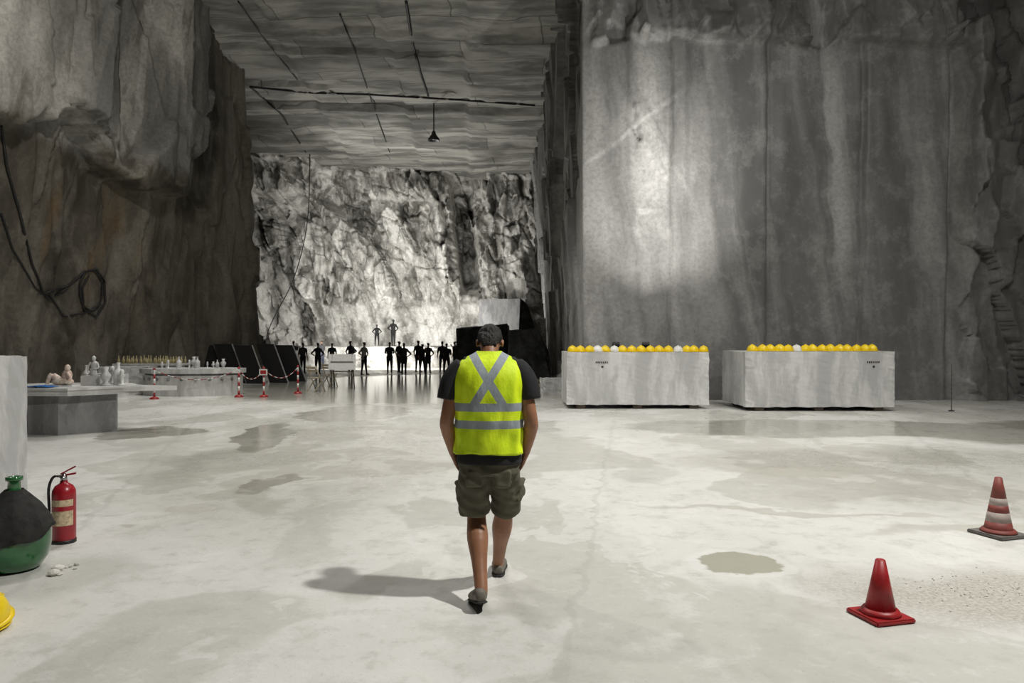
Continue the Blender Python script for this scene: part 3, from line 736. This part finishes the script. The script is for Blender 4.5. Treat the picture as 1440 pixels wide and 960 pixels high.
# ---------------------------------------------------------------- octagonal marble table with artefacts
b=B('octagonal_marble_table')
def prism(b,n,rx,ry,z0,z1,mat,rot=0,c=(0,0)):
    vs=[];fs=[]
    for z in(z0,z1):
        for i in range(n):
            a=2*math.pi*(i+.5)/n+rot;vs.append((c[0]+rx*math.cos(a),c[1]+ry*math.sin(a),z))
    for i in range(n):fs.append([i,(i+1)%n,n+(i+1)%n,n+i])
    fs.append(list(range(n))[::-1]);fs.append([n+i for i in range(n)])
    b.add(vs,fs,mat)
tx,ty=-8.35,13.75
prism(b,6,1.08,.8,0,.70,M_greyst,.35);prism(b,6,1.45,1.0,.70,.80,M_marble2,.45);prism(b,6,1.50,1.04,.80,.835,M_marble2,.45)
b.add([(1.15,-.35,.74),(2.05,.15,.74),(1.1,.5,.74),(1.15,-.35,.82),(2.05,.15,.82),(1.1,.5,.82)],[[0,2,1],[3,4,5],[0,1,4,3],[1,2,5,4],[2,0,3,5]],M_marble2)
M_blue=plain('blue_cloth',(.01,.10,.32),.8);M_pink=marble('pink_marble',(.62,.45,.36),(.75,.7,.62),6)
b.done((tx,ty,0))
zt=.835
def vase(b,x,y,z,h,m,k=0):
    P_=[[(.3,0),(.32,.05),(.12,.2),(.28,.45),(.3,.6),(.12,.8),(.18,1),(0,1)],[(.22,0),(.24,.5),(.22,.62),(.08,.75),(.08,.95),(.11,1),(0,1)],[(.3,0),(.3,.08),(.1,.14),(.14,.5),(.22,.62),(.1,.75),(.16,.85),(.08,.98),(0,1)]][k%3]
    b.lathe([(r*h*.9,zz*h) for r,zz in P_],(x,y,z),m,16)
b=B('marble_figurine')
b.sphere((0,0,.08),(.2,.1,.08),M_pink);b.sphere((.08,0,.2),(.09,.07,.11),M_pink);b.sphere((.1,-.02,.33),(.05,.055,.065),M_pink);b.tube([(.12,-.06,.24),(.2,-.1,.14),(.12,-.13,.06)],[.035,.03,.022],M_pink,8)
b.tube([(-.05,0,.1),(-.18,-.05,.2),(-.26,-.05,.04)],[.06,.05,.03],M_pink,8);b.box((0,0,.012),(.5,.28,.024),M_marble2)
b.done((tx+.12,ty-.2,zt))
b=B('marble_statuette')
b.box((0,0,.09),(.36,.26,.18),M_marble2,bevel=.01);b.tube([(0,0,.18),(0,0,.3),(.01,0,.4),(0,0,.45)],[(.07,.05),(.05,.04),(.065,.045),(.02,.02)],M_marble2,12);b.sphere((0,0,.5),(.035,.04,.05),M_marble2);b.tube([(.06,0,.42),(.1,-.03,.33),(.03,-.06,.3)],[.02,.018,.014],M_marble2,8);b.tube([(-.06,0,.42),(-.11,0,.34),(-.1,-.02,.24)],[.02,.018,.014],M_marble2,8)
b.done((tx+.52,ty+.1,zt))
b=B('marble_vases')
for i,(dx,dy,h) in enumerate(((.85,-.1,.34),(.95,.15,.42),(1.1,-.0,.3),(.32,.4,.3),(.15,.5,.36),(.7,.4,.35))):vase(b,dx,dy,0,h,M_marble2,i)
b.done((tx,ty,zt))
b=B('blue_cloth');vs=[];fs=[]
for i in range(9):
    for j in range(7):vs.append(((i-4)*.06,(j-3)*.05,.012+.03*abs(math.sin(i*1.3+j))*(1-abs(i-4)/5)))
for i in range(8):
    for j in range(6):a=i*7+j;fs.append([a,a+7,a+8,a+1])
b.add(vs,fs,M_blue,True);o=b.done((tx-.0,ty-.66,zt));md=o.modifiers.new('s','SOLIDIFY');md.thickness=.01;md.offset=0

# ---------------------------------------------------------------- faceted counter with bottles
b=B('faceted_marble_counter');cx0=(270-720)/F*22.9
prism(b,10,1.52,.85,0,.62,M_marble2,0);prism(b,10,1.45,.8,.62,.68,M_greyst,0);prism(b,10,1.62,.92,.68,.82,M_marble2,0)
for i in range(11):
    a=math.pi+math.pi*(i+.5)/11;b.sphere((1.47*math.cos(a),.83*math.sin(a)-.01,.5),(.05,.04,.05),M_greyst,u=8,v=6)
b.done((cx0,23.0,0))
b=B('marble_bottles')
for i in range(13):vase(b,-1.0+i*.17,random.uniform(-.3,.3),0,random.choice((.2,.26,.3,.36)),M_marble2,i)
b.done((cx0,23.0,.82))
M_ivory=plain('ivory_wax',(.45,.39,.2),.5)
b=B('display_table');b.box((0,0,.86),(2.3,.9,.07),M_marble2,bevel=.01)
for sx_ in(-1,1):b.box((sx_*.85,0,.415),(.25,.7,.83),M_marble2,bevel=.01)
b.done(((214-720)/F*25.6,25.6,0))
b=B('candle_bottles')
for i in range(14):
    for j in range(3):
        b.lathe([(.04,0),(.04,.13),(.015,.16),(.015,.24),(0,.25)],(-1.0+i*.155+random.uniform(-.03,.03),-.25+j*.25,0),M_ivory,8,sc=(1,1,random.uniform(.7,1.15)))
b.done(((214-720)/F*25.6,25.6,.895))
rough_block('low_marble_block',(1.5,.8,.85),((176-720)/F*23.5,23.7,0),M_marble,8,.01,.1)
rough_block('low_marble_block',(1.0,.7,.7),((140-720)/F*21.5,21.8,0),M_marble,8,.01,-.2)

# ---------------------------------------------------------------- chain barrier
posts=[gp(217,561),gp(336,558),gp(371,558),gp(419,553)]
b=B('chain_barrier')
for i,(x,y) in enumerate(posts):
    b.lathe([(.13,0),(.13,.02),(.10,.05),(.04,.07)],(x,y,0),M_red,20)
    for j in range(6):b.lathe([(.028,.06+j*.13),(.028,.19+j*.13)],(x,y,0),M_red if j%2==0 else M_wht,12)
    b.lathe([(.028,.84),(.04,.85),(.04,.88),(.0,.9)],(x,y,0),M_red,12)
    if i==2:b.box((x,y-.045,.74),(.24,.012,.18),M_wht);b.box((x,y-.053,.74),(.17,.008,.11),M_red)
for (x0,y0),(x1,y1) in zip(posts[:-1],posts[1:]):
    N=26
    for j in range(N):
        t0=j/N;t1=(j+.8)/N;f=lambda t:Vector((x0+(x1-x0)*t,y0+(y1-y0)*t,.83-.3*4*t*(1-t)))
        b.tube([f(t0),f(t1)],.011,M_red if (j//2)%2 else M_wht,6,k=1)
b.done()
x,y=gp(1338,578);b=B('guard_post');b.lathe([(.07,0),(.07,.015),(.015,.03)],(0,0,0),M_blk,16);b.lathe([(.010,.02),(.010,1.1),(.012,1.12)],(0,0,0),M_grey,10);b.done((x,y,0))

# ---------------------------------------------------------------- black slabs leaning on racks
M_edge=plain('pale_slab_edge',(.35,.35,.34),.6)
for i,(px,yy) in enumerate(((296,29.6),(322,29.3),(350,29.0),(382,29.6),(408,30.6))):
    b=B('leaning_black_slab');hh=1.5+.05*(i%2)
    sh=Matrix(((1,0,-.45,0),(0,1,.25,0),(0,0,1,0),(0,0,0,1)))
    def sb(c,s,m):
        bm=bmesh.new();bmesh.ops.create_cube(bm,size=1)
        for v in bm.verts:v.co=sh@(Vector((v.co.x*s[0]+c[0],v.co.y*s[1]+c[1],v.co.z*s[2]+c[2])))
        b.bm(bm,m)
    sb((0,0,hh/2),(.72,.07,hh),M_black);sb((.375,-.0,hh/2),(.03,.075,hh),M_edge)
    b.tube([(-.1,.35,0.02),(-.4,.34,1.0)],.025,M_mtl,8,k=1);b.tube([(-.3,.36,.03),(.3,.36,.03)],.025,M_mtl,8,k=1)
    b.done(((px-720)/F*yy+.3,yy,0))
b=B('display_easel_sign')
b.box((0,0,.93),(.95,.03,.55),M_wht,(-.12,0,0),.005);b.box((0,-.02,.93),(.8,.02,.03),M_txt,(-.12,0,0))
for sx_ in(-.35,.35):b.tube([(sx_,-.1,0),(sx_,.04,1.25)],.02,M_wood,8,k=1);b.tube([(sx_,.4,0),(sx_,.04,1.2)],.02,M_wood,8,k=1)
b.tube([(-.35,-.05,.6),(.35,-.05,.6)],.018,M_wood,8,k=1)
x,y=gp(481,546);b.done((x,y,0))
M_lw=plain('light_wood',(.42,.36,.26),.7)
for px,py in((444,550),(463,543)):
    b=B('folding_chair')
    for sx_ in(-.2,.2):b.tube([(sx_,-.22,0),(sx_,.2,.85)],.018,M_lw,8,k=1);b.tube([(sx_*.9,.22,0),(sx_*.9,-.2,.45)],.018,M_lw,8,k=1)
    for j in range(4):b.box((0,-.15+j*.1,.45),(.4,.07,.02),M_lw)
    for j in range(2):b.box((0,.17+j*.03,.68+j*.1),(.4,.02,.07),M_lw,(-.3,0,0))
    x,y=gp(px,py);b.done((x,y,0),(0,0,2.6))

# ---------------------------------------------------------------- boulders & blocks mid right
def boulder(name,pts,loc,mat,a=.04,sub=3):
    bm=bmesh.new()
    for p in pts:bm.verts.new(p)
    bmesh.ops.convex_hull(bm,input=bm.verts[:])
    bmesh.ops.triangulate(bm,faces=bm.faces[:])
    bmesh.ops.subdivide_edges(bm,edges=bm.edges[:],cuts=sub,use_grid_fill=True)
    for v in bm.verts:
        if v.co.z>.02:v.co+=Vector((random.uniform(-a,a),random.uniform(-a,a),random.uniform(-a,a)))
    b=B(name);b.bm(bm,mat,False);return b.done(loc)
boulder('pale_quarry_block',[(-1.5,-1,0),(1.5,-1,0),(1.5,1,0),(-1.5,1,0),(-1.45,-1,4.3),(1.45,-.9,4.35),(1.4,1,4.35),(-1.4,1,4.3)],(-.62,47.5,0),M_greyst,.01)
boulder('dark_quarry_block',[(-1.5,-.8,0),(1.4,-.8,0),(1.4,.8,0),(-1.4,.8,0),(-1.4,-.7,2.3),(1.2,-.8,2.55),(1.3,.8,2.5),(-1.1,.8,2.4)],(-1.45,38.6,0),M_dkrock,.03)
boulder('leaning_dark_boulder',[(-.5,-.6,0),(.9,-.7,0),(.8,.7,0),(-.5,.6,0),(-.35,-.2,3.9),(.0,-.1,3.6),(.6,0,1.8)],(.8,38.9,0),M_dkrock,.03)
boulder('dark_quarry_block',[(-.85,-.9,0),(.95,-.9,0),(.8,.9,0),(-.85,.9,0),(-.75,-.8,2.1),(.4,-.7,2.15),(.5,.7,2.1),(-.7,.7,2.1),(.9,-.6,1.0)],(.65,30.5,0),M_dkrock,.04)
stones('rubble_heap',[(random.uniform(.7,1.35),random.uniform(24.5,27.2),random.choice((.12,.18,.24,.3))) for _ in range(16)],M_brrock)
rough_block('small_marble_offcut',(.65,.5,.5),((776-720)/F*23.2,23.2,0),M_marble,5,.02,.2)

# ---------------------------------------------------------------- cables, lamp
def bvh(o):
    return BVHTree.FromPolygons([v.co.copy() for v in o.data.vertices],[tuple(p.vertices) for p in o.data.polygons])
BL,BC=bvh(wall_left),bvh(ceil)
def hitp(bv,px,py,off=.07):
    d=Vector(((px-720)/F,1,-(py-480)/F)).normalized()
    h=bv.ray_cast(Vector((0,0,H)),d)
    if h[0] is None:return None
    return h[0]-d*off
M_cab=plain('black_cable',(.012,.012,.012),.6)
def cab(name,bv,pix,r,off=.08):
    pts=[hitp(bv,*p,off) for p in pix];pts=[p for p in pts if p is not None]
    b=B(name)
    if len(pts)>1:b.tube(pts,r,M_cab,8,k=4)
    return b.done()
def dens(p,n=4):
    o=[]
    for a,c in zip(p[:-1],p[1:]):
        for i in range(n):o.append((a[0]+(c[0]-a[0])*i/n,a[1]+(c[1]-a[1])*i/n))
    return o+[p[-1]]
cab('ceiling_cable',BC,dens([(571,2),(580,60),(592,105),(602,135)]),.05)
cab('ceiling_cable',BC,dens([(352,122),(430,130),(520,133),(640,140),(752,148)]),.05)
cab('ceiling_cable',BC,dens([(335,2),(372,55),(418,112)]),.03)
cab('ceiling_cable',BC,dens([(352,122),(395,160),(430,214)]),.05)
cab('ceiling_cable',BC,dens([(478,20),(500,75),(520,135),(548,214)]),.03)
b=B('hanging_cable')
b.tube([Vector((-12.3,45.0,13.2)),Vector((-12.5,45.2,9)),Vector((-13.4,45.4,5.5)),Vector((-15.0,45.6,2.4)),Vector((-15.3,45.6,.05))],.03,M_cab,8)
b.done()
swoop=[(2,178),(10,235),(28,300),(45,370),(62,412),(95,402),(118,383),(135,378),(147,395),(148,425),(135,445),(118,435),(116,405),(124,388)]
cab('wall_cable_coil',BL,dens(swoop,3),.035)
cab('wall_cable',BL,dens([(2,300),(18,350),(50,405),(70,420),(95,405)],3),.03)
cab('wall_cable',BL,dens([(70,415),(90,445),(118,440),(142,428)],3),.025)
cab('wall_cable',BL,[(128+16*math.cos(a),408+28*math.sin(a)) for a in np.linspace(0,6.3,22)],.03)
lampY=36.0;lx=(610-720)/F*lampY;lz=H+288/F*lampY
b=B('pendant_lamp')
b.tube([(0,0,ZT-lz+.1),(0,0,.25)],.03,M_cab,8,k=1);b.lathe([(.06,.28),(.09,.2),(.12,.1),(.28,-.12),(.30,-.2),(.27,-.2),(.1,.05)],(0,0,0),M_blk,24)
b.sphere((0,0,-.08),.09,M_wht);b.done((lx,lampY,lz))

# ---------------------------------------------------------------- lights
def light(name,ty,loc,tgt,power,size=.5,col=(1,.975,.93),angle=None,blend=.6,spread=None):
    L=bpy.data.lights.new(name,ty);L.energy=power;L.color=col
    if ty=='AREA':
        L.size=size
        if spread:L.spread=math.radians(spread)
    else:L.shadow_soft_size=size
    if angle and ty=='SPOT':L.spot_size=math.radians(angle);L.spot_blend=blend
    o=bpy.data.objects.new(name,L);COL.objects.link(o);o.location=loc
    o.rotation_euler=(Vector(tgt)-Vector(loc)).to_track_quat('-Z','Y').to_euler();return o
light('quarry_floodlight','SPOT',(5.0,3.3,9.5),(1.0,6.5,0),4000,.2,angle=125,blend=.9)
light('quarry_floodlight','SPOT',(-5.2,9.6,10),(0,4.5,0),700,.15,angle=110,blend=.9)
light('hall_downlight','AREA',(-2,14,12.6),(-2,14,0),400,3,spread=110)
light('hall_downlight','AREA',(7,13,12.6),(7,13.5,0),330,3,spread=100)
light('hall_downlight','AREA',(-7,21,12.6),(-6.5,21,0),380,3,spread=100)
for x,z,p in((-10,1.7,380),(-5.8,1.5,520),(-3.6,3.0,230)):
    light('stand_floodlight','AREA',(x,42.3,z),(x*.9,50,z+2.0),p,.5)
light('far_hall_floodlight','SPOT',(-11,36,12.4),(-7,50,6),2100,.3,angle=80,blend=.8)
light('ceiling_fill_spot','SPOT',(-8,44,3.5),(-5,36,13.2),2500,.3,angle=95,blend=1)  # unseen spot added to brighten the ceiling
light('wall_floodlight','SPOT',(5.2,16.6,2.2),(4.05,21,7.1),1500,.06,angle=24,blend=1)
light('wall_floodlight','SPOT',(4.6,15.5,2.0),(4.2,21,6.6),1900,.1,angle=62,blend=1)
light('wall_floodlight','SPOT',(3.57,19.85,ZB+.32),(4.1,20.85,7.0),260,.05,angle=70,blend=1)
light('wall_floodlight','SPOT',(9,8,11),(7.5,21,5.5),1700,.4,angle=80,blend=1)  # unseen wide spot added to lift the right wall
light('left_floodlight','SPOT',(-6,12,10),(-14,23,9),2000,.3,angle=70,blend=1,col=(1,.95,.88))

w=bpy.data.worlds.new('quarry_air');scene.world=w;w.use_nodes=True
w.node_tree.nodes['Background'].inputs[0].default_value=(.5,.5,.5,1);w.node_tree.nodes['Background'].inputs[1].default_value=.05
cam=bpy.data.cameras.new('camera');cam.lens=26;cam.sensor_width=36;cam.clip_end=200
co=bpy.data.objects.new('camera',cam);COL.objects.link(co);co.location=(0,0,H);co.rotation_euler=(math.pi/2,0,0);scene.camera=co
scene.view_settings.view_transform='Standard';scene.view_settings.look='None'
